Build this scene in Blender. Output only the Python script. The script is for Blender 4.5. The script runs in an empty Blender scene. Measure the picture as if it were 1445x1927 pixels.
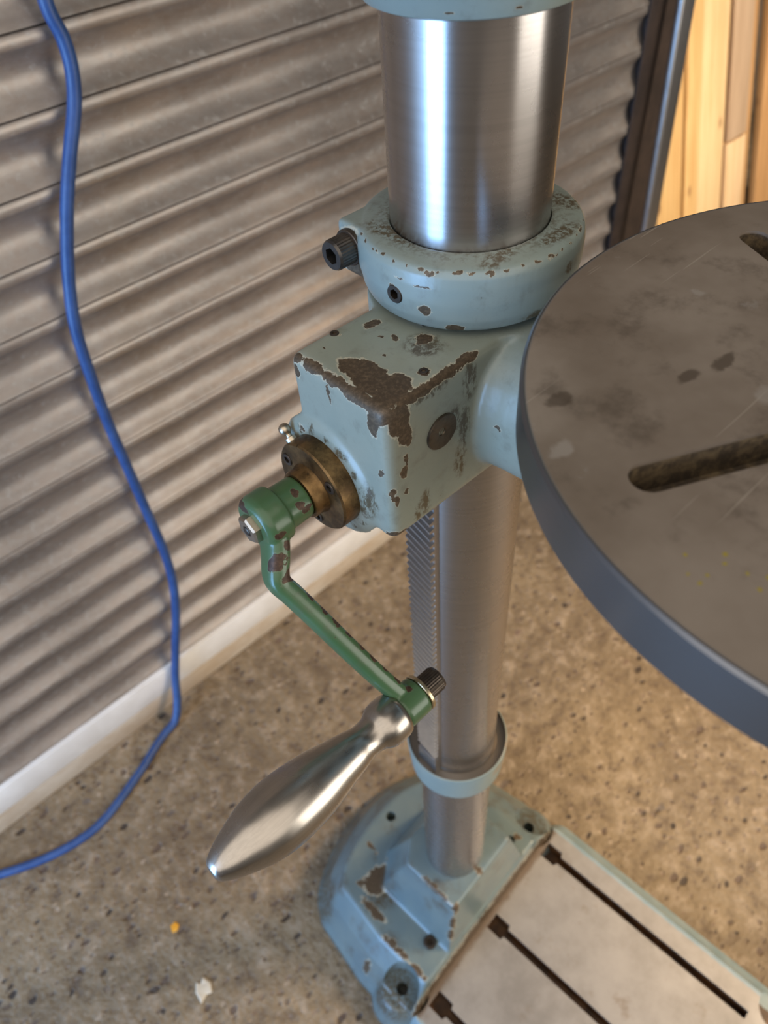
import bpy, bmesh, math, random
from mathutils import Vector, Matrix
random.seed(7)
C = bpy.context.scene.collection
PI = math.pi

# ------------------------------------------------------------------ camera, world, lights, exposure
cam_d = bpy.data.cameras.new('camera')
cam = bpy.data.objects.new('camera', cam_d)
C.objects.link(cam)
cam_d.sensor_fit = 'VERTICAL'
cam_d.sensor_height = 24.0
cam_d.lens = 1405.0 / 1927.0 * 24.0
cam_d.clip_start = 0.02
Bm = ((0.73047916, -0.53347197, 0.42638931),
      (-0.68019391, -0.5124381, 0.52415975),
      (-0.06112641, -0.67291519, -0.73718974))
M = Matrix([[r[0], -r[1], -r[2]] for r in Bm]).to_4x4()
M.translation = Vector((-0.3383, -0.3046, 1.67))
cam.matrix_world = M
cam_d.dof.use_dof = True
cam_d.dof.focus_distance = 0.47
cam_d.dof.aperture_fstop = 5.0
bpy.context.scene.camera = cam

world = bpy.data.worlds.new('workshop_air')
bpy.context.scene.world = world
world.use_nodes = True
world.node_tree.nodes['Background'].inputs[0].default_value = (1.0, 0.93, 0.86, 1)
world.node_tree.nodes['Background'].inputs[1].default_value = 0.11


def area(name, loc, target, sx, sy, power, col):
    d = bpy.data.lights.new(name, 'AREA')
    d.shape = 'RECTANGLE'
    d.size, d.size_y = sx, sy
    d.energy = power
    d.color = col
    o = bpy.data.objects.new(name, d)
    C.objects.link(o)
    o.location = loc
    o.rotation_euler = (Vector(target) - Vector(loc)).to_track_quat('-Z', 'Y').to_euler()
    return o


area('daylight_doorway', (-2.9, 0.20, 1.10), (0, 0.1, 1.0), 1.15, 2.1, 100, (0.27, 0.54, 1.0))
area('window_light', (1.15, -2.85, 1.45), (0, 0, 1.2), 1.8, 1.8, 46, (1.0, 0.96, 0.88))
area('ceiling_soft_fill', (-1.6, -1.3, 3.3), (-0.2, 0.2, 0.8), 6.0, 4.0, 92, (1.0, 0.92, 0.82))  # broad soft fill added overhead; no strip lamp is known there
o = area('warm_floor_fill', (1.7, -1.0, 2.3), (0.62, -0.18, 0.0), 0.5, 0.5, 10, (1.0, 0.72, 0.44))  # added warm fill narrowed onto the right-hand floor; stands for no lamp fitting
o.data.spread = math.radians(62)
o = area('warm_boards_fill', (1.9, -1.3, 2.2), (2.65, 1.0, 0.5), 0.4, 0.4, 14, (1.0, 0.87, 0.70))  # added warm fill aimed at the leaning boards; there is no rack lamp
o.data.spread = math.radians(62)

vs = bpy.context.scene.view_settings
vs.view_transform = 'Standard'
vs.look = 'None'
vs.gamma = 1.0
vs.use_curve_mapping = False
vs.exposure = 0.12


# ------------------------------------------------------------------ node helpers
class NT:
    def __init__(s, name):
        s.mat = bpy.data.materials.new(name)
        s.mat.use_nodes = True
        s.t = s.mat.node_tree
        s.bsdf = s.t.nodes['Principled BSDF']
        s.obj = s.n('ShaderNodeTexCoord').outputs['Object']

    def n(s, typ, **kw):
        nd = s.t.nodes.new(typ)
        for k, v in kw.items():
            setattr(nd, k, v)
        return nd

    def link(s, a, b):
        if isinstance(a, (int, float)):
            b.default_value = a
        elif isinstance(a, tuple):
            b.default_value = a if len(a) == len(b.default_value) else a + (1,)
        else:
            s.t.links.new(a, b)

    def math(s, op, a, b=0.0, clamp=False):
        nd = s.n('ShaderNodeMath', operation=op, use_clamp=clamp)
        s.link(a, nd.inputs[0])
        s.link(b, nd.inputs[1])
        return nd.outputs[0]

    def vmath(s, op, a, b=(0, 0, 0)):
        nd = s.n('ShaderNodeVectorMath', operation=op)
        s.link(a, nd.inputs[0])
        s.link(b, nd.inputs[1])
        return nd.outputs['Value'] if op in ('LENGTH', 'DOT_PRODUCT') else nd.outputs[0]

    def noise(s, scale, detail=3, vec=None, rough=0.55, color=False, dist=0.0):
        nd = s.n('ShaderNodeTexNoise')
        s.link(vec if vec is not None else s.obj, nd.inputs['Vector'])
        nd.inputs['Scale'].default_value = scale
        nd.inputs['Detail'].default_value = detail
        nd.inputs['Roughness'].default_value = rough
        nd.inputs['Distortion'].default_value = dist
        return nd.outputs['Color'] if color else nd.outputs['Fac']

    def voro(s, scale, vec=None, feature='F1', out='Distance', rand=1.0):
        nd = s.n('ShaderNodeTexVoronoi', feature=feature)
        s.link(vec if vec is not None else s.obj, nd.inputs['Vector'])
        nd.inputs['Scale'].default_value = scale
        nd.inputs['Randomness'].default_value = rand
        return nd.outputs[out]

    def scale(s, v, vec=None):
        return s.vmath('MULTIPLY', vec if vec is not None else s.obj, v)

    def step(s, f, a, b):
        nd = s.n('ShaderNodeMapRange', clamp=True)
        nd.interpolation_type = 'SMOOTHSTEP'
        s.link(f, nd.inputs[0])
        nd.inputs[1].default_value = a
        nd.inputs[2].default_value = b
        return nd.outputs[0]

    def mix(s, f, a, b):
        nd = s.n('ShaderNodeMix', data_type='RGBA')
        s.link(f, nd.inputs[0])
        s.link(a, nd.inputs[6])
        s.link(b, nd.inputs[7])
        return nd.outputs[2]

    def fmix(s, f, a, b):
        nd = s.n('ShaderNodeMix', data_type='FLOAT')
        s.link(f, nd.inputs[0])
        s.link(a, nd.inputs[2])
        s.link(b, nd.inputs[3])
        return nd.outputs[0]

    def bump(s, h, strength=0.3, dist=0.001):
        nd = s.n('ShaderNodeBump')
        nd.inputs['Strength'].default_value = strength
        nd.inputs['Distance'].default_value = dist
        s.link(h, nd.inputs['Height'])
        s.link(nd.outputs[0], s.bsdf.inputs['Normal'])

    def set(s, base=None, metal=None, rough=None, spec=None):
        if base is not None: s.link(base, s.bsdf.inputs['Base Color'])
        if metal is not None: s.link(metal, s.bsdf.inputs['Metallic'])
        if rough is not None: s.link(rough, s.bsdf.inputs['Roughness'])
        if spec is not None: s.link(spec, s.bsdf.inputs['Specular IOR Level'])
        return s.mat

    def blobs(s, items, amp, scale, amp2=None):
        """smallest normalised distance to a list of (centre, radii), edges broken up by noise"""
        nz = s.vmath('SUBTRACT', s.noise(scale, 5, rough=0.62, color=True), (0.5, 0.5, 0.5))
        p = s.vmath('ADD', s.obj, s.vmath('MULTIPLY', nz, (amp, amp, amp)))
        cur = None
        for c, r in items:
            d = s.vmath('SUBTRACT', p, tuple(c))
            d = s.vmath('MULTIPLY', d, tuple(1.0 / q for q in r))
            l = s.vmath('LENGTH', d)
            cur = l if cur is None else s.math('MINIMUM', cur, l)
        return cur


def painted(name, base, base2, chips=(), stains=(), amp=0.012, cscale=130, speck=0.76, bare=(0.085, 0.058, 0.034),
            rough=0.30, rim=(0.50, 0.45, 0.33), bump=0.2, bare_metal=0.35, speckscale=170, dirt=0.30, dscale=60):
    s = NT(name)
    mott = s.noise(14, 4)
    col = s.mix(s.step(mott, 0.3, 0.75), base, base2)
    dn = s.noise(dscale, 6, rough=0.7)
    col = s.mix(s.math('MULTIPLY', s.step(dn, 0.50, 0.72), dirt), col, (0.10, 0.085, 0.062))
    if stains:
        st = s.blobs(stains, 0.010, 200)
        m = s.math('SUBTRACT', 1.0, s.step(st, 0.25, 1.0))
        grain = s.step(s.noise(260, 5, vec=s.scale((1, 1, 0.35)), rough=0.8), 0.42, 0.54)
        col = s.mix(s.math('MULTIPLY', s.step(m, 0.0, 0.8), s.math('MULTIPLY', grain, 0.92)), col, (0.075, 0.052, 0.022))
    sp = s.noise(speckscale, 3, rough=0.6)
    val = s.fmix(s.step(sp, speck, speck + 0.02), 2.0, 0.5)
    if chips:
        val = s.math('MINIMUM', val, s.blobs(chips, amp, cscale))
    rimm = s.math('SUBTRACT', 1.0, s.step(val, 1.06, 1.16))
    chip = s.math('SUBTRACT', 1.0, s.step(val, 0.97, 1.02))
    b2 = s.mix(s.step(s.noise(420, 4, rough=0.7), 0.42, 0.66), bare, tuple(c * 1.75 for c in bare))
    b2 = s.mix(s.step(s.noise(230, 5, rough=0.75), 0.64, 0.72), b2, tuple(c * 3.2 for c in bare))
    col = s.mix(s.math('MULTIPLY', rimm, 0.75), col, rim)
    col = s.mix(chip, col, b2)
    s.set(col, s.math('MULTIPLY', chip, bare_metal), s.fmix(chip, rough, 0.5))
    h = s.math('ADD', s.math('MULTIPLY', chip, -0.6), s.math('MULTIPLY', s.noise(70, 4), 0.5))
    s.bump(h, bump, 0.0012)
    return s.mat


def steel(name, base=(0.56, 0.54, 0.52), rough=0.30, aniso=0.0, rot=0.25, grime=0.25, grimecol=(0.16, 0.11, 0.07),
          axis='Z', brush=None, rough2=0.42):
    s = NT(name)
    g = s.step(s.noise(28, 4, rough=0.6), 0.42, 0.85)
    fine = s.noise(1.0, 3, vec=s.scale(brush or (40, 40, 900)), rough=0.6)
    col = s.mix(s.math('MULTIPLY', g, grime), base, grimecol)
    col = s.mix(s.math('MULTIPLY', s.step(fine, 0.35, 0.7), 0.22), col, tuple(b * 0.6 for b in base))
    pits = s.step(s.noise(420, 2), 0.80, 0.83)
    col = s.mix(s.math('MULTIPLY', pits, 0.4), col, (0.10, 0.07, 0.045))
    s.set(col, 1.0, s.fmix(g, rough, rough2))
    if aniso:
        s.bsdf.inputs['Anisotropic'].default_value = aniso
        s.bsdf.inputs['Anisotropic Rotation'].default_value = rot
        t = s.n('ShaderNodeTangent', direction_type='RADIAL', axis=axis)
        s.link(t.outputs[0], s.bsdf.inputs['Tangent'])
    return s.mat


# ------------------------------------------------------------------ mesh helpers
def obj(name, bm, mat, parent=None, smooth=32, mats=None):
    me = bpy.data.meshes.new(name)
    bmesh.ops.recalc_face_normals(bm, faces=bm.faces[:])
    bm.to_mesh(me)
    bm.free()
    for m in (mats or [mat]):
        me.materials.append(m)
    if smooth:
        for p in me.polygons:
            p.use_smooth = True
        me.set_sharp_from_angle(angle=math.radians(smooth))
    o = bpy.data.objects.new(name, me)
    C.objects.link(o)
    if parent: o.parent = parent
    return o


def axes(axis):
    """frame whose third column is the given axis"""
    w = Vector(axis).normalized()
    u = Vector((0, 0, 1)) if abs(w.z) < 0.9 else Vector((1, 0, 0))
    u = (u - w * u.dot(w)).normalized()
    return u, w.cross(u), w


def add_lathe(bm, prof, org=(0, 0, 0), axis=(0, 0, 1), seg=48, ripple=None):
    """prof: list of (radius, height along axis); radius 0 closes to a point"""
    u, v, w = axes(axis)
    org = Vector(org)
    rings = []
    for r, h in prof:
        if r <= 1e-7:
            rings.append([bm.verts.new(org + w * h)])
        else:
            rings.append([bm.verts.new(org + w * h + (u * math.cos(a) + v * math.sin(a)) * (r * (ripple(k, r) if ripple else 1)))
                          for k, a in ((k, 2 * PI * k / seg) for k in range(seg))])
    for a, b in zip(rings, rings[1:]):
        for k in range(seg):
            k2 = (k + 1) % seg
            vs_ = ([a[k], a[k2]] if len(a) > 1 else [a[0]]) + ([b[k2], b[k]] if len(b) > 1 else [b[0]])
            if len(vs_) > 2:
                bm.faces.new(vs_)
    return bm


def add_box(bm, lo, hi, bev=0.0, seg=2):
    b = bmesh.new()
    bmesh.ops.create_cube(b, size=1.0)
    for vtx in b.verts:
        vtx.co = Vector([lo[i] + (vtx.co[i] + 0.5) * (hi[i] - lo[i]) for i in range(3)])
    if bev:
        bmesh.ops.bevel(b, geom=b.edges[:], offset=bev, segments=seg, affect='EDGES', profile=0.5)
    me = bpy.data.meshes.new('tmp')
    b.to_mesh(me); b.free()
    bm.from_mesh(me)
    bpy.data.meshes.remove(me)
    return bm


def add_loft(bm, loops, cap=True):
    rings = [[bm.verts.new(Vector(p)) for p in lp] for lp in loops]
    n = len(rings[0])
    for a, b in zip(rings, rings[1:]):
        for k in range(n):
            bm.faces.new((a[k], a[(k + 1) % n], b[(k + 1) % n], b[k]))
    if cap:
        bm.faces.new(rings[0][::-1])
        bm.faces.new(rings[-1])
    return bm


def add_prism(bm, poly, z0, z1):
    return add_loft(bm, [[(x, y, z0) for x, y in poly], [(x, y, z1) for x, y in poly]])


def bake(o, mods):
    """apply modifiers without operators"""
    for typ, kw in mods:
        m = o.modifiers.new(typ, typ)
        for k, v in kw.items():
            setattr(m, k, v)
    dg = bpy.context.evaluated_depsgraph_get()
    dg.update()
    me = bpy.data.meshes.new_from_object(o.evaluated_get(dg))
    o.modifiers.clear()
    old = o.data
    o.data = me
    me.name = o.name
    bpy.data.meshes.remove(old)
    return o


def cut(o, cutters, smooth=32):
    mods = []
    for b in cutters:
        c = obj('cutter', b, o.data.materials[0], o.parent, 0)
        mods.append(c)
    bake(o, [('BOOLEAN', dict(object=c, operation='DIFFERENCE', solver='EXACT')) for c in mods])
    for c in mods:
        me = c.data
        bpy.data.objects.remove(c)
        bpy.data.meshes.remove(me)
    for p in o.data.polygons:
        p.use_smooth = True
    o.data.set_sharp_from_angle(angle=math.radians(smooth))
    return o


def cast(o, voxel=0.002, it=6):
    """fuse overlapping solids into one casting with soft fillets"""
    bake(o, [('REMESH', dict(mode='VOXEL', voxel_size=voxel)), ('SMOOTH', dict(factor=0.5, iterations=it))])
    for p in o.data.polygons:
        p.use_smooth = True
    return o


def thing(name, label, cat, loc=(0, 0, 0), group=None):
    o = bpy.data.objects.new(name, None)
    o.empty_display_size = 0.05
    C.objects.link(o)
    o.location = loc
    o['label'] = label
    o['category'] = cat
    if group: o['group'] = group
    return o


def tag(o, label, cat, group=None):
    o['label'] = label
    o['category'] = cat
    if group: o['group'] = group
    return o


def structure(o, label, cat):
    o['kind'] = 'structure'
    o['label'] = label
    o['category'] = cat
    return o


def capscrew(bm, org, axis, r, h, socket=True, seg=40, knurl=True):
    """socket head: knurled rim, hexagonal recess"""
    u, v, w = axes(axis)
    org = Vector(org)
    rip = (lambda k, rr: 1.0 - (0.03 if k % 2 else 0.0)) if knurl else None
    add_lathe(bm, [(0, 0.0), (r, 0.0), (r, h * 0.88)], org, axis, seg, rip)
    # chamfer and face down to the hexagon
    hexr = r * 0.56
    n = 36
    def ring(rr, hh, hexa=False):
        out = []
        for k in range(n):
            a = 2 * PI * k / n
            q = rr
            if hexa:
                b = (a % (PI / 3)) - PI / 6
                q = rr * math.cos(PI / 6) / math.cos(b)
            out.append(org + w * hh + (u * math.cos(a) + v * math.sin(a)) * q)
        return out
    loops = [ring(r * 0.985, h * 0.87), ring(r * 0.90, h), ring(hexr, h, True), ring(hexr, h * 0.12, True)]
    add_loft(bm, loops, cap=False)
    f = [bm.verts.new(p) for p in ring(hexr, h * 0.12, True)]
    bm.faces.new(f)
    return bm


# ------------------------------------------------------------------ materials: setting
def mat_floor():
    s = NT('exposed_aggregate_concrete')
    warp = s.vmath('ADD', s.scale((0.8, 1.25, 1)), s.vmath('MULTIPLY', s.vmath('SUBTRACT', s.noise(30, 3, color=True), (0.5, 0.5, 0.5)), (0.018, 0.018, 0)))
    big = s.noise(3.2, 5, rough=0.6)
    mid = s.noise(24, 5, rough=0.65)
    col = s.mix(s.step(big, 0.3, 0.7), (0.165, 0.119, 0.069), (0.255, 0.190, 0.112))
    col = s.mix(s.math('MULTIPLY', s.step(mid, 0.48, 0.70), 0.60), col, (0.40, 0.315, 0.225))
    col = s.mix(s.math('MULTIPLY', s.step(mid, 0.50, 0.30), 0.75), col, (0.095, 0.063, 0.040))
    def stones(scale, size, pick, colr, soft=0.12):
        d = s.voro(scale, warp)
        c = s.voro(scale, warp, out='Color')
        sep = s.n('ShaderNodeSeparateColor')
        s.link(c, sep.inputs[0])
        rad = s.math('MULTIPLY', sep.outputs[1], size)
        m = s.step(s.math('SUBTRACT', d, rad), 0.05, -soft)
        return s.math('MULTIPLY', m, s.step(sep.outputs[0], pick, pick + 0.01)), sep.outputs[2]
    m1, v1 = stones(42, 0.40, 0.52, None)
    m2, v2 = stones(80, 0.44, 0.42, None)
    m3, v3 = stones(30, 0.34, 0.80, None)
    m4, v4 = stones(55, 0.38, 0.78, None)
    dark = s.mix(v1, (0.040, 0.027, 0.019), (0.12, 0.080, 0.055))
    col = s.mix(s.math('MULTIPLY', m4, 0.55), col, (0.44, 0.34, 0.24))
    col = s.mix(s.math('MULTIPLY', m2, 0.70), col, s.mix(v2, (0.09, 0.06, 0.045), (0.24, 0.17, 0.12)))
    col = s.mix(s.math('MULTIPLY', m1, 0.95), col, dark)
    col = s.mix(s.math('MULTIPLY', m3, 0.6), col, s.mix(v3, (0.13, 0.07, 0.05), (0.10, 0.085, 0.08)))
    pale = s.step(s.noise(7, 6, rough=0.75), 0.62, 0.72)
    col = s.mix(s.math('MULTIPLY', pale, 0.4), col, (0.46, 0.36, 0.27))
    s.set(col, 0.0, 0.66)
    h = s.math('ADD', s.math('MULTIPLY', s.math('ADD', m1, m2), -0.5), s.math('ADD', mid, s.noise(70, 3)))
    s.bump(h, 0.75, 0.006)
    return s.mat


def mat_galv():
    s = NT('galvanised_shutter_steel')
    sp = s.voro(95, s.scale((1, 1, 1)), out='Color')
    sep = s.n('ShaderNodeSeparateColor')
    s.link(sp, sep.inputs[0])
    clouds = s.noise(9, 5, vec=s.scale((0.5, 1, 2.2)), rough=0.65)
    col = s.mix(s.step(clouds, 0.3, 0.7), (0.235, 0.197, 0.170), (0.385, 0.322, 0.276))
    col = s.mix(s.math('MULTIPLY', sep.outputs[0], 0.22), col, (0.40, 0.40, 0.38))
    white = s.step(s.noise(75, 5, rough=0.75), 0.54, 0.68)
    col = s.mix(s.math('MULTIPLY', white, 0.40), col, (0.52, 0.50, 0.47))
    rust = s.step(s.noise(16, 6, vec=s.scale((1, 1, 3)), rough=0.75), 0.60, 0.74)
    col = s.mix(s.math('MULTIPLY', rust, 0.30), col, (0.30, 0.19, 0.12))
    s.set(col, 0.62, s.fmix(white, 0.44, 0.58))
    s.bump(s.noise(120, 4), 0.10, 0.001)
    return s.mat


def mat_simple(name, col, col2, rough=0.6, metal=0.0, sc=20, bump=0.15, vec=(1, 1, 1)):
    s = NT(name)
    c = s.mix(s.step(s.noise(sc, 6, vec=s.scale(vec), rough=0.7), 0.35, 0.7), col, col2)
    s.set(c, metal, rough)
    s.bump(s.noise(sc * 6, 4, vec=s.scale(vec)), bump, 0.001)
    return s.mat


def mat_wood(name, c1, c2, seed):
    s = NT(name)
    p = s.vmath('ADD', s.scale((1, 1, 0.06)), (seed * 1.7, seed * 0.6, seed * 0.9))
    g = s.noise(38, 6, vec=p, rough=0.6, dist=0.4)
    col = s.mix(s.step(g, 0.3, 0.72), c1, c2)
    rings = s.noise(150, 3, vec=p, rough=0.5)
    col = s.mix(s.math('MULTIPLY', s.step(rings, 0.5, 0.75), 0.25), col, tuple(c * 0.55 for c in c1))
    kn = s.voro(7.5, s.vmath('ADD', s.scale((1, 0.4, 0.55)), (seed * 3.1, seed, seed * 2.3)))
    col = s.mix(s.math('MULTIPLY', s.step(kn, 0.13, 0.03), 0.7), col, (0.20, 0.085, 0.03))
    s.set(col, 0.0, 0.62)
    s.bump(rings, 0.15, 0.0008)
    return s.mat


M_floor = mat_floor()
M_galv = mat_galv()
M_rail = mat_simple('white_bottom_rail_paint', (0.74, 0.72, 0.68), (0.84, 0.83, 0.80), 0.45, 0, 9)
M_kerb = mat_simple('stained_kerb_paint', (0.46, 0.36, 0.25), (0.60, 0.53, 0.43), 0.6, 0, 14, vec=(0.4, 1, 1))
M_guide = mat_simple('rusty_guide_and_gap_shade', (0.030, 0.020, 0.016), (0.055, 0.036, 0.027), 0.6, 0.3, 12)
M_wall = mat_simple('brown_render', (0.20, 0.14, 0.09), (0.27, 0.20, 0.14), 0.85, 0, 6)  # plain brown render in two mottled tones

# ------------------------------------------------------------------ setting
YW = 0.808        # plane of the shutter foot
bm = bmesh.new()
add_box(bm, (-4.5, -4.5, -0.12), (5.0, 3.0, 0.0))
floor = structure(obj('floor', bm, M_floor, smooth=0), 'brown exposed aggregate concrete floor under the drill', 'floor')

bm = bmesh.new()
add_box(bm, (1.62, 1.60, 0.0), (5.0, 1.75, 3.2))
structure(obj('wall_back', bm, M_wall, smooth=0), 'brown wall behind the leaning boards', 'wall')

# roller shutter: each lath its own piece
door = bpy.data.objects.new('door_1', None)
C.objects.link(door)
door.location = (0.0, YW, 0.0)
structure(door, 'galvanised steel roller shutter of curved horizontal laths', 'shutter')
X0, X1, PITCH, ZG = -2.6, 1.505, 0.091, 0.1419
# seen from inside: a flat interlocking bead at the top, then a hollow that comes forward again at the bottom
prof = [(0.0000, -0.0040), (-0.0010, 0.0085), (-0.0030, 0.0105), (-0.0160, 0.0112), (-0.0185, 0.0095), (-0.0215, 0.0052), (-0.0270, 0.0010),
        (-0.0350, -0.0030), (-0.0450, -0.0055), (-0.0550, -0.0058), (-0.0650, -0.0035), (-0.0740, 0.0010), (-0.0820, 0.0065),
        (-0.0870, 0.0105), (-0.0893, 0.0115), (-0.0903, 0.0030), (-0.0910, -0.0040)]
lath_me = None
for k in range(26):
    zt = ZG + PITCH * (k + 1)
    if lath_me is None:
        bm = bmesh.new()
        rings = []
        xs = [X0 + (X1 - X0) * i / 12 for i in range(13)]
        for x in xs:
            rings.append([bm.verts.new((x, -o_, dz)) for dz, o_ in prof] +
                         [bm.verts.new((x, 0.010, prof[-1][0])), bm.verts.new((x, 0.010, 0.0))])
        n = len(rings[0])
        for a, b in zip(rings, rings[1:]):
            for j in range(n):
                bm.faces.new((a[j], a[(j + 1) % n], b[(j + 1) % n], b[j]))
        bm.faces.new(rings[0]); bm.faces.new(rings[-1][::-1])
        lo = obj('lath', bm, M_galv, door, smooth=50)
        lath_me = lo.data
    else:
        lo = bpy.data.objects.new('lath', lath_me)
        C.objects.link(lo)
        lo.parent = door
    lo.location = (random.uniform(-0.004, 0.004), random.uniform(-0.0008, 0.0008), zt)
    lo.rotation_euler = (random.uniform(-0.012, 0.012), 0, 0)
bm = bmesh.new()
add_box(bm, (X0, -0.022, 0.064), (X1 - 0.005, 0.014, 0.1415), 0.004)
obj('bottom_rail', bm, M_rail, door)
bm = bmesh.new()
add_box(bm, (1.490, -0.0185, 0.0), (1.560, -0.0135, 2.6), 0.002)
add_box(bm, (1.512, -0.0135, 0.0), (1.560, 0.060, 2.6), 0.003)
obj('guide_rail', bm, M_guide, door)
bm = bmesh.new()
add_box(bm, (-2.8, -0.02, 0.0), (1.58, 0.088, 0.0635), 0.006)
kerb = obj('trim_1', bm, M_kerb)
kerb.location = (0, YW, 0)
structure(kerb, 'stained cream threshold strip under the shutter', 'threshold')
bm = bmesh.new()
add_box(bm, (-2.9, 0.09, 0.0), (1.87, 0.60, 2.7))
wb = obj('wall_left', bm, M_guide, smooth=0)  # dark guide material reused: shade of the gap beside the bar put into colour
wb.location = (0, YW, 0)
structure(wb, 'wall behind the roller shutter, coloured dark in place of shade', 'wall')

# ------------------------------------------------------------------ timber leaning at the right
LEAN = math.atan(0.231)
woods = [mat_wood('pine_a', (0.60, 0.35, 0.13), (0.74, 0.48, 0.21), 1), mat_wood('pine_b', (0.66, 0.43, 0.20), (0.78, 0.55, 0.30), 2),
         mat_wood('pine_c', (0.60, 0.39, 0.20), (0.72, 0.50, 0.29), 3), mat_wood('pine_d', (0.40, 0.27, 0.17), (0.50, 0.35, 0.23), 4),
         mat_wood('pine_e', (0.42, 0.22, 0.085), (0.56, 0.31, 0.13), 5)]


def board(x0, x1, y, th, length, mat, label, z0=0.0, dy=0.0, roll=0.0):
    bm = bmesh.new()
    w = (x1 - x0) / 2
    add_box(bm, (-w, -th, 0.0), (w, 0.0, length), 0.0025)
    o = obj('timber_board', bm, mat)
    o.location = ((x0 + x1) / 2, y + dy, z0)
    o.rotation_euler = (-LEAN, 0, roll)
    return tag(o, label, 'board', 'pine boards leaning on the back wall')


def by(z): return 0.983 + 0.231 * z
board(2.080, 2.338, by(0), 0.022, 2.35, woods[0], 'yellow pine board beside the grey metal bar, leftmost of the boards', 0.008)
board(2.344, 2.434, by(0), 0.034, 2.35, woods[0], 'narrow yellow pine batten with a raised face, second board from the metal bar', 0.012)
board(2.444, 2.616, by(0), 0.028, 2.35, woods[1], 'wide pale pine board, third from the metal bar', 0.008)
board(2.626, 2.832, by(0.014) , 0.022, 2.35, woods[4], 'orange pine board behind two shorter pieces laid end to end', 0.008)
NX, NZ = -0.0235 * math.cos(LEAN), 0.0235 * math.sin(LEAN)
board(2.630, 2.768, by(0.014) + NX, 0.018, 0.405, woods[2], 'short pinkish pine piece standing below a greyish brown piece', 0.008 + NZ)
t0 = 0.414
board(2.630, 2.768, by(0.014) + NX + t0 * math.sin(LEAN), 0.018, 1.45, woods[3], 'greyish brown board piece standing end on a pinkish piece', 0.008 + NZ + t0 * math.cos(LEAN))
board(2.896, 3.150, by(0), 0.030, 2.35, woods[4], 'orange brown board with a big dark knot, rightmost of the boards', 0.009)

bm = bmesh.new()
add_box(bm, (-0.030, -0.020, 0.0), (0.030, 0.0, 1.72), 0.007, 3)
o = obj('metal_bar', bm, steel('dull_grey_bar', (0.40, 0.39, 0.385), 0.40, grime=0.3, brush=(200, 200, 8)))
o.location = (1.574, 0.709, 0.002)
o.rotation_euler = (-math.atan(0.045), 0, 0)
tag(o, 'dull grey metal bar leaning upright between the shutter guide and the boards', 'bar')

# ------------------------------------------------------------------ blue cable and scraps on the floor
cab = [(0.10, 0.77, 2.05), (0.11, 0.775, 1.75), (0.095, 0.775, 1.52), (0.0818, 0.775, 1.4439), (0.0881, 0.775, 1.4027), (0.0861, 0.775, 1.3668), (0.0732, 0.775, 1.3254), (0.042, 0.775, 1.2662),
       (0.0117, 0.775, 1.2021), (-0.0208, 0.775, 1.1165), (-0.0417, 0.775, 1.0344), (-0.0504, 0.775, 0.9362),
       (-0.0544, 0.775, 0.8465), (-0.0545, 0.775, 0.7438), (-0.0546, 0.775, 0.6282), (-0.0553, 0.772, 0.5152),
       (-0.0640, 0.772, 0.4132), (-0.0860, 0.772, 0.3164), (-0.121, 0.775, 0.2024), (-0.152, 0.770, 0.115), (-0.178, 0.750, 0.055), (-0.205, 0.735, 0.018),
       (-0.240, 0.728, 0.0105), (-0.2743, 0.7150, 0.0097), (-0.3362, 0.6860, 0.0097), (-0.4429, 0.6480, 0.0097), (-0.5119, 0.6451, 0.0097),
       (-0.5913, 0.6646, 0.0097), (-0.6729, 0.7011, 0.0097), (-0.80, 0.765, 0.0097), (-1.05, 0.77, 0.0097)]


def catmull(pts, n=8):
    P = [Vector(p) for p in pts]
    P = [2 * P[0] - P[1]] + P + [2 * P[-1] - P[-2]]
    out = []
    for i in range(1, len(P) - 2):
        for j in range(n):
            t = j / n
            a, b, c, d = P[i - 1:i + 3]
            out.append(0.5 * ((2 * b) + (c - a) * t + (2 * a - 5 * b + 4 * c - d) * t * t + (3 * b - a - 3 * c + d) * t ** 3))
    out.append(P[-2])
    return out


def add_sweep(bm, path, section, up=Vector((0, 0, 1)), cap=True):
    """section(i, t) -> list of 2-D offsets along (side, up) of the moving frame"""
    loops = []
    n = len(path)
    side = None
    for i, p in enumerate(path):
        tng = (path[min(i + 1, n - 1)] - path[max(i - 1, 0)]).normalized()
        if side is None:
            side = tng.cross(up).normalized()
        else:
            side = (side - tng * side.dot(tng)).normalized()
        nn = side.cross(tng)
        loops.append([p + side * a + nn * b for a, b in section(i, i / (n - 1))])
    return add_loft(bm, loops, cap)


def circ(r, k=14):
    return [(r * math.cos(2 * PI * j / k), r * math.sin(2 * PI * j / k)) for j in range(k)]


bm = bmesh.new()
c_ = circ(0.0095)
add_sweep(bm, catmull(cab), lambda i, t: c_, up=Vector((0, 1, 0)))
s = NT('blue_rubber_sheath')
col = s.mix(s.step(s.noise(22, 5, rough=0.7), 0.35, 0.7), (0.018, 0.058, 0.190), (0.034, 0.088, 0.255))
col = s.mix(s.math('MULTIPLY', s.step(s.noise(60, 5, rough=0.7), 0.6, 0.75), 0.35), col, (0.22, 0.24, 0.28))
s.set(col, 0, 0.40)
s.bump(s.noise(90, 3), 0.1, 0.001)
tag(obj('power_cable', bm, s.mat), 'blue rubber cable hanging down the shutter and curling over the floor', 'cable')


def scrap(name, loc, pts, h, mat, label, cat):
    bm = bmesh.new()
    top = [(x * 0.8, y * 0.8, h * random.uniform(0.6, 1.0)) for x, y in pts]
    add_loft(bm, [[(x, y, 0.0003) for x, y in pts], [(x, y, h * 0.5) for x, y in pts], top])
    o = obj(name, bm, mat, smooth=0)
    o.location = loc
    return tag(o, label, cat)


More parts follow.
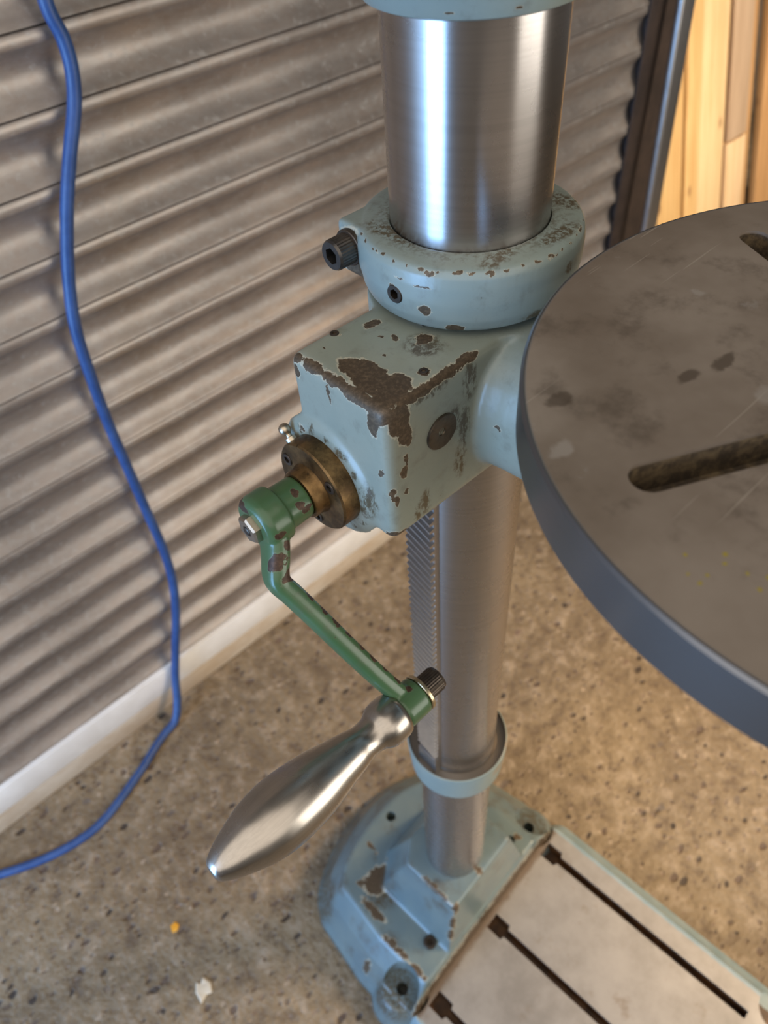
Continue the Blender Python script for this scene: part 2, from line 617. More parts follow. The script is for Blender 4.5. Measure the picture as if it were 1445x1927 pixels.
scrap('orange_chip', (-0.4527, 0.351, 0), [(-0.009, -0.006), (0.001, -0.009), (0.009, -0.002), (0.006, 0.008), (-0.005, 0.008)], 0.004,
      mat_simple('orange_chip_plastic', (0.75, 0.32, 0.02), (0.85, 0.42, 0.04), 0.5), 'tiny orange chip lying on the floor left of the drill base', 'chip')
scrap('pale_scrap', (-0.4706, 0.2181, 0), [(-0.016, -0.018), (0.0, -0.012), (0.010, -0.016), (0.017, 0.0), (0.012, 0.018), (0.001, 0.012), (-0.004, 0.020), (-0.014, 0.006)], 0.005,
      mat_simple('pale_scrap_paper', (0.62, 0.52, 0.38), (0.72, 0.63, 0.48), 0.8), 'small pale scrap on the floor in front of the drill base', 'scrap')

# ------------------------------------------------------------------ the pillar drill
drill = thing('pillar_drill', 'grey blue cast iron pillar drill with steel column, round table and crank', 'drill')
R = 0.05

BLUE, BLUE2 = (0.220, 0.268, 0.242), (0.262, 0.296, 0.252)

# --- column
M_col = steel('ground_steel_column', (0.47, 0.44, 0.42), 0.27, aniso=0.65, rot=0.25, grime=0.15, grimecol=(0.30, 0.24, 0.19), brush=(6, 6, 420), rough2=0.29)
bm = bmesh.new()
add_lathe(bm, [(0, 0.25), (R, 0.25), (R, 1.75), (0, 1.75)], seg=128)
obj('column', bm, M_col, drill)

# --- head casting at the top
bm = bmesh.new()
add_lathe(bm, [(R + 0.0005, 1.5665), (0.0545, 1.5660), (0.0580, 1.5675), (0.0605, 1.5715), (0.063, 1.578), (0.068, 1.586), (0.077, 1.593), (0.090, 1.600), (0.092, 1.72), (0.080, 1.75), (R, 1.75)], seg=96)
M_head = painted('head_paint', BLUE, BLUE2, [((-0.05, -0.03, 1.571), (0.003, 0.003, 0.001)), ((-0.028, -0.052, 1.571), (0.002, 0.002, 0.001))], amp=0.004, speck=0.79)
obj('head', bm, M_head, drill)

# --- clamp collar with its lug
bm = bmesh.new()
add_lathe(bm, [(0.0505, 1.405), (0.064, 1.405), (0.0675, 1.4075), (0.0705, 1.415), (0.0722, 1.426), (0.0724, 1.437), (0.0715, 1.4435), (0.0690, 1.4472), (0.0655, 1.4482), (0.0505, 1.4492)], seg=96)
# ring is hollow: close the inner wall
add_lathe(bm, [(0.0505, 1.405), (0.0505, 1.4492)], seg=96)
bmesh.ops.remove_doubles(bm, verts=bm.verts[:], dist=1e-5)
add_box(bm, (-0.0585, 0.030, 1.4125), (-0.020, 0.0610, 1.4475), 0.003, 3)
add_box(bm, (0.020, 0.030, 1.4125), (0.055, 0.0610, 1.4475), 0.003, 3)
chips = [((-0.0705, 0.013, 1.4465), (0.0022, 0.004, 0.0012)), ((-0.0660, -0.0285, 1.4455), (0.004, 0.0030, 0.0014)), ((-0.0560, -0.0430, 1.4470), (0.0045, 0.0022, 0.0010)),
         ((-0.044, -0.0555, 1.446), (0.0050, 0.0022, 0.0009)), ((-0.006, -0.0710, 1.4462), (0.0050, 0.002, 0.0009)), ((0.033, -0.064, 1.4462), (0.006, 0.0030, 0.0010)),
         ((-0.0665, -0.0260, 1.4215), (0.003, 0.0048, 0.0036)), ((-0.0705, -0.004, 1.4310), (0.003, 0.0032, 0.0022)),
         ((-0.0555, -0.0405, 1.4090), (0.006, 0.006, 0.0034)), ((-0.0665, -0.024, 1.4365), (0.003, 0.0065, 0.0010)), ((-0.069, -0.010, 1.4385), (0.003, 0.004, 0.0008)),
         ((0.046, -0.056, 1.436), (0.005, 0.006, 0.007)), ((0.053, -0.050, 1.428), (0.004, 0.004, 0.006)), ((0.036, -0.0615, 1.418), (0.004, 0.004, 0.0020)),
         ((-0.058, 0.046, 1.428), (0.004, 0.0145, 0.017)), ((-0.058, 0.036, 1.418), (0.006, 0.007, 0.010))]
for t in range(26):
    a = math.radians(150 + 8.2 * t)
    chips.append(((0.0700 * math.cos(a), 0.0700 * math.sin(a), 1.4466), (random.uniform(0.001, 0.0026), random.uniform(0.001, 0.0026), 0.0008)))
stains = [((0, 0, 1.4500), (0.085, 0.085, 0.0035)), ((-0.05, 0.015, 1.449), (0.012, 0.04, 0.004)), ((-0.03, -0.050, 1.449), (0.022, 0.009, 0.004)), ((0.015, -0.059, 1.449), (0.03, 0.008, 0.004)), ((0.05, -0.035, 1.449), (0.012, 0.03, 0.004)),
          ((0.010, -0.071, 1.433), (0.006, 0.004, 0.006)), ((0.0, -0.07, 1.409), (0.04, 0.01, 0.007))]
M_collar = painted('collar_paint', BLUE, BLUE2, chips, stains, amp=0.006, cscale=210, speck=0.745)
collar = obj('clamp_collar', bm, M_collar, drill, smooth=40)
cast(collar, 0.0011, 3)
b = bmesh.new()
nrm = Vector((-0.0708, -0.0059, 0.002)).normalized()
add_lathe(b, [(0, 0.060), (0.0055, 0.060), (0.0055, 0.080), (0, 0.080)], (0, 0, 1.4245), nrm, 24)
cut(collar, [b], 40)
collar['label'] = 'chipped grey blue clamping ring around the column'
M_screw = mat_simple('oily_screw_steel', (0.050, 0.038, 0.030), (0.105, 0.080, 0.058), 0.42, 0.75, 60)
bm = bmesh.new()
capscrew(bm, (-0.0615, 0.048, 1.4330), (-1, 0, 0), 0.0100, 0.0140, seg=64)
obj('cap_screw', bm, mat_simple('blued_cap_screw', (0.085, 0.078, 0.072), (0.15, 0.125, 0.10), 0.36, 0.85, 60), collar, smooth=25)
bm = bmesh.new()
add_lathe(bm, [(0, -0.001), (0.0118, -0.001), (0.0118, 0.0033), (0.0112, 0.0038), (0, 0.0038)], (-0.0580, 0.048, 1.4330), (-1, 0, 0), 40)
obj('washer', bm, M_screw, collar)
bm = bmesh.new()
nrm = Vector((-0.0708, -0.0059, 0.002)).normalized()
capscrew(bm, Vector((0, 0, 1.4245)) + nrm * 0.066, nrm, 0.0060, 0.0068, knurl=False)
obj('grub_screw', bm, M_screw, collar, smooth=25)

# --- table bracket: gearbox block, sleeve, arm, bearing boss fused into one casting
ZB, ZT = 1.290, 1.4015
bm = bmesh.new()
add_box(bm, (-0.1338, -0.0603, ZB), (0.02, 0.0270, ZT), 0.0065, 3)
add_lathe(bm, [(0, ZB + 0.001), (0.068, ZB + 0.001), (0.068, ZT - 0.001), (0, ZT - 0.001)], seg=64)
n = 48
def arm_loop(y, a, b, zc, pw=3.0):
    out = []
    for k in range(n):
        t = 2 * PI * k / n
        c, s_ = math.cos(t), math.sin(t)
        out.append((a * math.copysign(abs(c) ** (2 / pw), c), y, zc + b * math.copysign(abs(s_) ** (2 / pw), s_)))
    return out
zc, hb = (ZB + ZT) / 2, (ZT - ZB) / 2
add_loft(bm, [arm_loop(0.0, 0.060, hb, zc), arm_loop(-0.05, 0.0605, hb - 0.001, zc, 2.6), arm_loop(-0.075, 0.056, hb - 0.001, zc, 2.5), arm_loop(-0.11, 0.054, hb - 0.002, zc, 2.4), arm_loop(-0.20, 0.053, hb - 0.004, zc, 2.4), arm_loop(-0.30, 0.052, hb - 0.006, zc, 2.4)])
add_lathe(bm, [(0, 1.31), (0.062, 1.31), (0.070, 1.395), (0.075, 1.4257), (0, 1.4257)], (0.0045, -0.28, 0), seg=64)
add_lathe(bm, [(0.0, 0.0), (0.0485, 0.0), (0.0435, 0.0035), (0.040, 0.0045), (0, 0.0045)], (-0.1325, 0.001, 1.3125), (-1, 0, 0), seg=64)
chips = [  # worn arris between top and left face, near corner, right arris
    ((-0.1335, 0.021, 1.4005), (0.0045, 0.009, 0.0045)), ((-0.1325, 0.006, 1.4010), (0.0050, 0.012, 0.0040)), ((-0.1330, -0.014, 1.4010), (0.0055, 0.015, 0.0042)),
    ((-0.1330, -0.036, 1.4000), (0.0060, 0.016, 0.0045)), ((-0.1320, -0.055, 1.3985), (0.0065, 0.009, 0.0090)),
    ((-0.1165, -0.017, 1.402), (0.0080, 0.014, 0.004)), ((-0.1180, -0.034, 1.402), (0.0115, 0.016, 0.004)), ((-0.1085, -0.046, 1.402), (0.0080, 0.010, 0.004)), ((-0.108, -0.024, 1.402), (0.004, 0.012, 0.004)),
    ((-0.121, -0.052, 1.402), (0.012, 0.010, 0.004)), ((-0.105, -0.060, 1.4005), (0.020, 0.0045, 0.0045)), ((-0.080, -0.0595, 1.4005), (0.016, 0.0040, 0.0040)), ((-0.064, -0.058, 1.4005), (0.010, 0.0035, 0.0035)),
    ((-0.1225, -0.061, 1.390), (0.0085, 0.004, 0.0120)), ((-0.1185, -0.061, 1.377), (0.0055, 0.004, 0.0085)), ((-0.1165, -0.061, 1.3715), (0.0040, 0.004, 0.0050)), ((-0.1190, -0.061, 1.3560), (0.0013, 0.004, 0.0050)), ((-0.1205, -0.061, 1.3480), (0.0028, 0.004, 0.0050)),
    ((-0.131, -0.0605, 1.3330), (0.0030, 0.003, 0.0065)), ((-0.128, -0.061, 1.3270), (0.0025, 0.003, 0.0040)), ((-0.119, -0.061, 1.3300), (0.0016, 0.003, 0.0024)),
    ((-0.1325, -0.058, 1.2925), (0.0050, 0.0060, 0.0060)), ((-0.126, -0.061, 1.2935), (0.0060, 0.004, 0.0035)), ((-0.1338, -0.054, 1.351), (0.0025, 0.0020, 0.0035)),
    ((-0.1340, -0.011, 1.3890), (0.003, 0.0013, 0.0080)), ((-0.1340, 0.020, 1.3900), (0.003, 0.0040, 0.0050)), ((-0.1340, -0.050, 1.3880), (0.003, 0.0045, 0.0090)),
    ((-0.1340, 0.014, 1.346), (0.003, 0.0020, 0.0022)), ((-0.1340, 0.0215, 1.3450), (0.003, 0.004, 0.0045)),
    ((-0.1011, 0.0201, 1.402), (0.0034, 0.0038, 0.003)), ((-0.0907, -0.0487, 1.402), (0.0042, 0.0040, 0.003)),
    ((-0.078, 0.010, 1.402), (0.006, 0.004, 0.003)), ((-0.068, -0.026, 1.402), (0.0060, 0.0050, 0.003)), ((-0.0795, -0.012, 1.402), (0.002, 0.0035, 0.003)), ((-0.084, -0.004, 1.402), (0.0014, 0.0016, 0.003)),
    ((-0.096, -0.020, 1.402), (0.0014, 0.0016, 0.003)), ((-0.058, -0.078, 1.352), (0.004, 0.0035, 0.0022)),
    ((-0.116, 0.012, 1.402), (0.001, 0.0015, 0.003)), ((-0.128, 0.0265, 1.3995), (0.006, 0.002, 0.002)), ((-0.110, 0.0268, 1.3995), (0.003, 0.002, 0.002))]
stains = [((-0.063, -0.061, 1.385), (0.009, 0.010, 0.022)), ((-0.067, -0.062, 1.350), (0.007, 0.010, 0.026)), ((-0.070, -0.062, 1.322), (0.008, 0.008, 0.020)),
          ((-0.1035, -0.061, 1.308), (0.007, 0.004, 0.016)), ((-0.110, -0.061, 1.302), (0.005, 0.004, 0.014)), ((-0.076, -0.061, 1.362), (0.006, 0.004, 0.016)), ((-0.086, -0.061, 1.3600), (0.012, 0.004, 0.014)),
          ((-0.072, -0.030, 1.402), (0.018, 0.018, 0.004)), ((-0.134, -0.040, 1.318), (0.006, 0.010, 0.022)), ((-0.134, 0.001, 1.3125), (0.0065, 0.043, 0.043)), ((-0.0975, -0.061, 1.396), (0.030, 0.004, 0.006))]
for t in range(16):
    a = math.radians(22.5 * t + 8)
    stains.append(((-0.1365, 0.001 + 0.0385 * math.cos(a), 1.3125 + 0.0385 * math.sin(a)), (0.006, random.uniform(0.003, 0.009), random.uniform(0.003, 0.009))))
M_brk = painted('bracket_paint', (0.245, 0.270, 0.218), (0.285, 0.300, 0.238), chips, stains, amp=0.0085, cscale=150, speck=0.748, bump=0.45)
brk = obj('table_bracket', bm, M_brk, drill)
cast(brk, 0.0019, 5)
brk['label'] = 'chipped grey green gearbox block and arm carrying the table'

M_bronze = None
s = NT('oily_bronze')
c = s.mix(s.step(s.noise(45, 6, rough=0.7), 0.35, 0.68), (0.085, 0.050, 0.022), (0.26, 0.155, 0.062))
c = s.mix(s.step(s.noise(130, 5, rough=0.7), 0.60, 0.72), c, (0.035, 0.024, 0.015))
s.set(c, 0.85, s.fmix(s.noise(80, 4), 0.25, 0.5))
s.bump(s.noise(200, 4), 0.12, 0.0005)
M_bronze = s.mat
CX = (0.001, 1.3125)
def shaft_lathe(prof, seg=64, off=(0, 0), ripple=None):
    """lathe about the crank shaft; heights are -x positions"""
    b = bmesh.new()
    return add_lathe(b, prof, (0, CX[0] + off[0], CX[1] + off[1]), (-1, 0, 0), seg, ripple)
bm = shaft_lathe([(0, 0.130), (0.0362, 0.130), (0.0362, 0.1345), (0.0340, 0.1352), (0.0338, 0.1490), (0.0328, 0.1503), (0.0, 0.1505)])
ring = obj('bearing_ring', bm, M_bronze, brk)
cuts = []
for a in (25, 145, 265):
    b = bmesh.new()
    add_lathe(b, [(0, 0.1468), (0.0044, 0.1468), (0.0044, 0.16), (0, 0.16)], (0, CX[0] + 0.0262 * math.cos(math.radians(a)), CX[1] + 0.0262 * math.sin(math.radians(a))), (-1, 0, 0), 20)
    cuts.append(b)
cut(ring, cuts, 32)
ring['label'] = 'oily bronze bearing ring on the gearbox face'
def screwface(y, z, x, r):
    b = bmesh.new()
    capscrew(b, (x, y, z), (-1, 0, 0), r, 0.004, knurl=False, seg=24)
    return b
for a in (25, 145, 265):
    yy, zz = CX[0] + 0.0262 * math.cos(math.radians(a)), CX[1] + 0.0262 * math.sin(math.radians(a))
    obj('flush_screw', screwface(yy, zz, -0.1472, 0.0048), M_screw, brk, smooth=25)
bm = shaft_lathe([(0, 0.149), (0.0195, 0.149), (0.0185, 0.1520), (0.0178, 0.1535), (0.0178, 0.1585), (0.0170, 0.1605), (0, 0.1605)])
obj('shaft_bush', bm, M_bronze, brk)
# grease nipple on the ring's rim
bm = bmesh.new()
d = Vector((0, 0.030, 0.0235)).normalized()
add_lathe(bm, [(0, -0.004), (0.0042, -0.004), (0.0042, 0.0015), (0.0022, 0.0022), (0.0020, 0.0040), (0.0032, 0.0052), (0.0042, 0.0072), (0.0043, 0.0088), (0.0036, 0.0108), (0.0018, 0.0122), (0, 0.0125)],
          Vector((-0.142, CX[0], CX[1])) + d * 0.0348, d, 24)
nip = obj('grease_nipple', bm, steel('worn_nipple_steel', (0.55, 0.47, 0.36), 0.3), brk, smooth=50)
# round plug on the block's right face
bm = bmesh.new()
add_lathe(bm, [(0, -0.002), (0.0128, -0.002), (0.0128, 0.0012), (0.0122, 0.0018), (0.0030, 0.0010), (0.0020, -0.001), (0, -0.001)], (-0.0880, -0.0600, 1.3600), (0, -1, 0), 48)
obj('shaft_plug', bm, mat_simple('oiled_plug_steel', (0.060, 0.046, 0.032), (0.115, 0.090, 0.062), 0.38, 0.7, 50), brk)
for (x, y) in ((-0.1011, 0.0201), (-0.0907, -0.0487)):
    bm = bmesh.new()
    add_lathe(bm, [(0, -0.002), (0.0030, -0.002), (0.0030, 0.0004), (0.0024, 0.0007), (0.0013, 0.0005), (0.0011, -0.0005), (0, -0.0005)], (x, y, ZT), (0, 0, 1), 20)
    obj('set_screw', bm, M_screw, brk)

# --- crank
crank = bpy.data.objects.new('crank', None)
C.objects.link(crank); crank.parent = drill
crank['label'] = 'green crank with a polished steel hand grip'
E2 = Vector((-0.1685, -0.1039, 1.1770))
rad = Vector((0, E2.y - CX[0], E2.z - CX[1]))
L = rad.length
rad.normalize()
tan_ = Vector((1, 0, 0)).cross(rad)
green1, green2 = (0.046, 0.104, 0.040), (0.068, 0.132, 0.060)
P0 = Vector((0, CX[0], CX[1]))
def cp(x, r): return P0 + Vector((x, 0, 0)) + rad * r
chips = [(cp(-0.175, -0.013), (0.004, 0.006, 0.003)), (cp(-0.170, 0.003) + tan_ * -0.0158, (0.0035, 0.004, 0.003)), (cp(-0.166, 0.007) + tan_ * -0.0150, (0.0045, 0.003, 0.0022)), (cp(-0.1685, -0.006) + tan_ * -0.0155, (0.003, 0.004, 0.002)),
         (cp(-0.198, -0.015), (0.006, 0.008, 0.004)), (cp(-0.200, 0.028) + tan_ * -0.008, (0.008, 0.005, 0.009)), (cp(-0.199, 0.038) + tan_ * -0.008, (0.007, 0.005, 0.005)), (cp(-0.207, 0.040) + tan_ * -0.004, (0.003, 0.005, 0.004)),
         (cp(-0.192, 0.010) + tan_ * -0.015, (0.004, 0.005, 0.003)), (cp(-0.190, 0.020) + tan_ * -0.012, (0.003, 0.004, 0.004))]
for t in range(9):
    chips.append((cp(-0.1985 + 0.0034 * t + 0.0055, 0.060 + 0.0125 * t) + tan_ * -0.0068, (0.0022, 0.0030, 0.0065)))
M_green = painted('crank_paint', green1, green2, chips, [], amp=0.007, cscale=170, speck=0.745, bare=(0.055, 0.030, 0.018), rim=(0.11, 0.15, 0.08), rough=0.28, bump=0.25)
bm = shaft_lathe([(0, 0.1608), (0.0152, 0.1608), (0.0156, 0.1625), (0.0161, 0.178), (0.0163, 0.184), (0, 0.184)], 48)
# eye: flattened rounded barrel
add_lathe(bm, [(0, 0.1795), (0.0188, 0.1795), (0.0198, 0.1810), (0.0200, 0.1850), (0.0200, 0.1930), (0.0190, 0.1965), (0.0165, 0.1990), (0, 0.1995)], (0, CX[0], CX[1]), (-1, 0, 0), 48)
path = catmull([cp(-0.1890, 0.000), cp(-0.1905, 0.012), cp(-0.1965, 0.024), cp(-0.2025, 0.0335), cp(-0.2040, 0.0410), cp(-0.2005, 0.053), cp(-0.1940, 0.078), cp(-0.1860, 0.110), cp(-0.1770, 0.143), cp(-0.1695, 0.166), cp(-0.1685, L)], 6)
NP = len(path)
def rsec(w, h, k=28, pw=2.8):
    out = []
    for j in range(k):
        a = 2 * PI * j / k
        c, s_ = math.cos(a), math.sin(a)
        out.append((w * math.copysign(abs(c) ** (2 / pw), c), h * math.copysign(abs(s_) ** (2 / pw), s_)))
    return out
def armsec(i, t):
    w = 0.0160 - 0.0062 * min(1, t / 0.42) if t < 0.42 else 0.0098 - 0.0012 * (t - 0.42) / 0.58
    h = 0.0082 - 0.0012 * t
    return rsec(w, h)
add_sweep(bm, path, armsec, up=Vector((-1, 0, 0)))
add_lathe(bm, [(0, -0.0105), (0.0135, -0.0105), (0.0148, -0.0090), (0.0150, 0.0075), (0.0142, 0.0098), (0, 0.0098)], E2, (-1, 0, 0), 48)
crank_arm = obj('crank_arm', bm, M_green, crank)
cast(crank_arm, 0.0010, 2)
# hex nut and washer face on the eye
M_nut = steel('worn_nut_steel', (0.50, 0.43, 0.34), 0.32, grime=0.5)
bm = bmesh.new()
add_lathe(bm, [(0, 0.1975), (0.0106, 0.1975), (0.0106, 0.2030), (0.0092, 0.2044), (0.0042, 0.2044), (0.0038, 0.2020), (0, 0.2020)], (0, CX[0], CX[1]), (-1, 0, 0), 6)
obj('hex_nut', bm, M_nut, crank, smooth=20)
bm = bmesh.new()
add_lathe(bm, [(0, 0.2018), (0.0036, 0.2018), (0.0036, 0.2046), (0.0028, 0.2052), (0, 0.2052)], (0, CX[0], CX[1]), (-1, 0, 0), 20)
obj('shaft_end', bm, M_screw, crank)
# hand grip
gp = [(0.0, 0), (0.0150, 0), (0.0165, 0.0008), (0.0176, 0.004), (0.0180, 0.0105), (0.0173, 0.0165), (0.0155, 0.0205), (0.0134, 0.0245), (0.0126, 0.0305), (0.0130, 0.036), (0.0150, 0.0437), (0.0175, 0.0562), (0.0212, 0.0723),
      (0.0230, 0.0848), (0.0240, 0.0975), (0.0242, 0.1060), (0.0236, 0.1150), (0.0214, 0.1271), (0.0186, 0.1359), (0.0150, 0.1455), (0.0118, 0.1525), (0.0085, 0.1578), (0.0062, 0.1598), (0.0045, 0.1604), (0.0, 0.1606)]
gpts = [(p.x, p.y) for p in catmull([(r, h, 0) for r, h in gp[3:-3]], 4)]
gprof = gp[:3] + [(r, h) for r, h in gpts] + gp[-3:]
bm = bmesh.new()
G0 = Vector((-0.1785, -0.1039, 1.1768))
add_lathe(bm, gprof, G0, Vector((-0.1606, 0, 0.0082)), 72)
M_grip = steel('polished_grip_steel', (0.46, 0.415, 0.365), 0.27, grime=0.2, grimecol=(0.20, 0.13, 0.08), brush=(14, 700, 700), rough2=0.36)
obj('hand_grip', bm, M_grip, crank, smooth=60)
bm = bmesh.new()
add_lathe(bm, [(0.006, 0.0106), (0.0142, 0.0106), (0.0148, 0.0112), (0.0148, 0.0132), (0.0142, 0.0138), (0.006, 0.0138)], E2, (1, 0, 0), 40)
obj('washer', bm, steel('brassy_washer', (0.60, 0.48, 0.30), 0.3), crank)
bm = bmesh.new()
capscrew(bm, E2 + Vector((0.0138, 0, 0)), (1, 0, 0), 0.0098, 0.0165, seg=64)
obj('grip_screw', bm, M_screw, crank, smooth=25)

# --- work table
TC, TR, TZ, TH = (0.0045, -0.2805), 0.1868, 1.4535, 0.0285
s = NT('worn_table_iron')
c = s.mix(s.step(s.noise(9, 5, rough=0.6), 0.3, 0.72), (0.215, 0.165, 0.122), (0.36, 0.295, 0.235))
c = s.mix(s.math('MULTIPLY', s.step(s.noise(26, 5, rough=0.7), 0.50, 0.70), 0.6), c, (0.115, 0.086, 0.062))
c = s.mix(s.math('MULTIPLY', s.step(s.noise(40, 5, vec=s.vmath('ADD', s.obj, (3, 1, 0)), rough=0.7), 0.64, 0.72), 0.35), c, (0.40, 0.36, 0.32))
for rot, th in ((0.3, 0.5), (1.2, 0.5), (2.2, 0.5)):
    mp = s.n('ShaderNodeMapping'); mp.inputs['Rotation'].default_value = (0, 0, rot)
    mp.inputs['Scale'].default_value = (9, 420, 1)
    s.link(s.obj, mp.inputs['Vector'])
    sc = s.step(s.noise(1.0, 2, vec=mp.outputs[0]), 0.735, 0.75)
    c = s.mix(s.math('MULTIPLY', sc, 0.55), c, (0.48, 0.41, 0.33))
sepz = s.n('ShaderNodeSeparateXYZ'); s.link(s.obj, sepz.inputs[0])
yel = s.blobs([((-0.18 + dx, -0.245 + dy, TZ), (rr * 0.72, rr * 0.72, 0.01)) for dx, dy, rr in ((0.0285, 0.000, .0014), (0.0345, -0.012, .0013), (0.0385, -0.010, .0015), (0.036, -0.020, .0011), (0.0395, -0.0265, .0021), (0.0325, -0.0265, .0015), (0.0255, -0.0105, .0012), (0.0215, -0.0055, .0010), (0.021, -0.0105, .0013))], 0.002, 300)
c = s.mix(s.step(yel, 1.0, 0.8), c, (0.42, 0.33, 0.06))
c = s.mix(s.math('MULTIPLY', s.step(s.blobs([((-0.112, -0.157, TZ), (0.0075, 0.0055, .01)), ((-0.06, -0.19, TZ), (0.008, 0.004, 0.01)), ((-0.04, -0.195, TZ), (0.01, 0.004, 0.01))], 0.010, 90), 1.1, 0.6), 0.7), c, (0.075, 0.052, 0.034))
c = s.mix(s.math('MULTIPLY', s.step(s.blobs([((-0.138, -0.178, TZ), (0.008, 0.004, .01)), ((-0.048, -0.222, TZ), (0.010, 0.006, 0.01)), ((0.002, -0.155, TZ), (0.0035, 0.0045, 0.01))], 0.012, 90), 1.1, 0.5), 0.6), c, (0.42, 0.37, 0.32))
slotm = s.step(sepz.outputs[2], TZ - 0.0008, TZ - 0.0022)   # rust and swarf deep in the slots, bare rim outside
geo = s.vmath('SUBTRACT', s.obj, (TC[0], TC[1], 0))
rr_ = s.vmath('LENGTH', s.vmath('MULTIPLY', geo, (1, 1, 0)))
slotm = s.math('MULTIPLY', slotm, s.step(rr_, TR - 0.008, TR - 0.012))
rustc = s.mix(s.step(s.noise(150, 5, rough=0.7), 0.4, 0.65), (0.050, 0.034, 0.020), (0.15, 0.105, 0.055))
c = s.mix(slotm, c, rustc)
rim = s.step(rr_, TR - 0.0035, TR - 0.0015)
c = s.mix(rim, c, (0.20, 0.20, 0.205))
s.set(c, s.math('MAXIMUM', s.fmix(slotm, 0.38, 0.1), s.math('MULTIPLY', rim, 0.95)), s.fmix(slotm, s.fmix(rim, 0.42, 0.32), 0.75))
s.bump(s.noise(180, 4), 0.08, 0.0006)
M_table = s.mat
bm = bmesh.new()
add_lathe(bm, [(0, TZ - TH), (TR - 0.001, TZ - TH), (TR, TZ - TH + 0.001), (TR, TZ - 0.0014), (TR - 0.0014, TZ), (0, TZ)], (TC[0], TC[1], 0), seg=192)
tab = obj('work_table', bm, M_table, drill)
cuts = []
for k in range(4):
    a = math.radians(63 + 90 * k)
    da, pe = Vector((math.cos(a), math.sin(a), 0)), Vector((-math.sin(a), math.cos(a), 0))
    hw, r0, r1 = 0.0083, 0.045, 0.1475
    pts = []
    for j in range(13):
        q = -PI / 2 + PI * j / 12
        pts.append(Vector((TC[0], TC[1], 0)) + da * (r1 + hw * math.cos(q)) + pe * hw * math.sin(q))
    for j in range(13):
        q = PI / 2 + PI * j / 12
        pts.append(Vector((TC[0], TC[1], 0)) + da * (r0 + hw * math.cos(q)) + pe * hw * math.sin(q))
    b = bmesh.new()
    add_prism(b, [(p.x, p.y) for p in pts], TZ - 0.018, TZ + 0.02)
    cuts.append(b)
cut(tab, cuts, 25)
tab['label'] = 'round brown iron work table with radial slots'

# --- rack on the column
M_rack = steel('oily_rack_steel', (0.52, 0.50, 0.49), 0.30, grime=0.35, grimecol=(0.15, 0.10, 0.06), brush=(60, 60, 600))
bm = bmesh.new()
xo, yr, yl = -0.0585, -0.0172, 0.0130
add_box(bm, (-0.0530, yl - 0.030, 0.7255), (-0.0440, yl, 1.44), 0.0)
z = 0.770
P_ = 0.0094
SK = 0.0105     # slant of the teeth across the face
while z < 1.43:
    def q(x, y, dz): return bm.verts.new((x, y, z + dz + SK * (y - yr) / (yl - yr)))
    lo_, hi_ = 0.0026, 0.0012
    A_ = [q(-0.0525, yr, -lo_), q(xo, yr, -hi_), q(xo, yr, hi_), q(-0.0525, yr, lo_)]
    B_ = [q(-0.0525, yl, -lo_), q(xo, yl, -hi_), q(xo, yl, hi_), q(-0.0525, yl, lo_)]
    for j in range(3):
        bm.faces.new((A_[j], B_[j], B_[j + 1], A_[j + 1]))
    bm.faces.new(A_); bm.faces.new(B_[::-1])
    z += P_
add_box(bm, (-0.0580, yr, 0.7255), (-0.0520, yl, 0.764), 0.0004)
obj('rack', bm, M_rack, drill, smooth=20)

# --- lower stop ring
bm = bmesh.new()
add_lathe(bm, [(0.0503, 0.668), (0.0610, 0.668), (0.0632, 0.671), (0.0668, 0.727), (0.0664, 0.7310), (0.0648, 0.7318), (0.0640, 0.7300), (0.0632, 0.7255), (0.0525, 0.7255), (0.0515, 0.7275), (0.0503, 0.7290)], seg=96)
s = NT('stop_ring_paint')
sep = s.n('ShaderNodeSeparateXYZ'); s.link(s.obj, sep.inputs[0])
r2 = s.vmath('LENGTH', s.vmath('MULTIPLY', s.obj, (1, 1, 0)))
nz = s.noise(120, 4)
bare = s.math('MULTIPLY', s.step(s.math('ADD', r2, s.math('MULTIPLY', nz, 0.0012)), 0.0660, 0.0645), s.step(sep.outputs[2], 0.720, 0.723))
ch = s.step(s.blobs([((0.010, -0.065, 0.712), (0.012, 0.006, 0.010)), ((0.035, -0.055, 0.726), (0.010, 0.010, 0.006))], 0.010, 120), 1.05, 0.95)
c = s.mix(s.step(s.noise(20), 0.3, 0.7), BLUE, BLUE2)
c = s.mix(ch, c, (0.30, 0.24, 0.17))
c = s.mix(bare, c, (0.30, 0.27, 0.235))
s.set(c, bare, s.fmix(bare, 0.42, 0.36))
obj('stop_ring', bm, s.mat, drill)

# --- base: frame turned a little against the column
base = bpy.data.objects.new('drill_base', None)
C.objects.link(base); base.parent = drill
base.rotation_euler = (0, 0, math.radians(4.3))
base['label'] = 'grey blue cast base with slotted steel plate'
chips = [((-0.105, 0.10, 0.14), (0.03, 0.022, 0.01)), ((-0.15, 0.07, 0.142), (0.008, 0.03, 0.008)), ((-0.168, 0.00, 0.142), (0.007, 0.03, 0.006)), ((-0.17, -0.055, 0.142), (0.008, 0.02, 0.006)),
         ((-0.073, -0.062, 0.275), (0.008, 0.006, 0.02)), ((-0.085, -0.067, 0.23), (0.007, 0.006, 0.03)), ((-0.095, -0.07, 0.19), (0.007, 0.006, 0.02)), ((-0.075, -0.02, 0.283), (0.006, 0.03, 0.006)),
         ((0.0, -0.058, 0.2835), (0.008, 0.008, 0.004)), ((-0.07, 0.15, 0.142), (0.005, 0.014, 0.006)), ((-0.13, 0.12, 0.142), (0.01, 0.008, 0.006)),
         ((-0.065, 0.10, 0.142), (0.004, 0.014, 0.006)), ((0.135, -0.05, 0.142), (0.006, 0.008, 0.006)), ((-0.215, 0.03, 0.06), (0.012, 0.008, 0.03)), ((0.0, -0.092, 0.082), (0.30, 0.013, 0.046))]
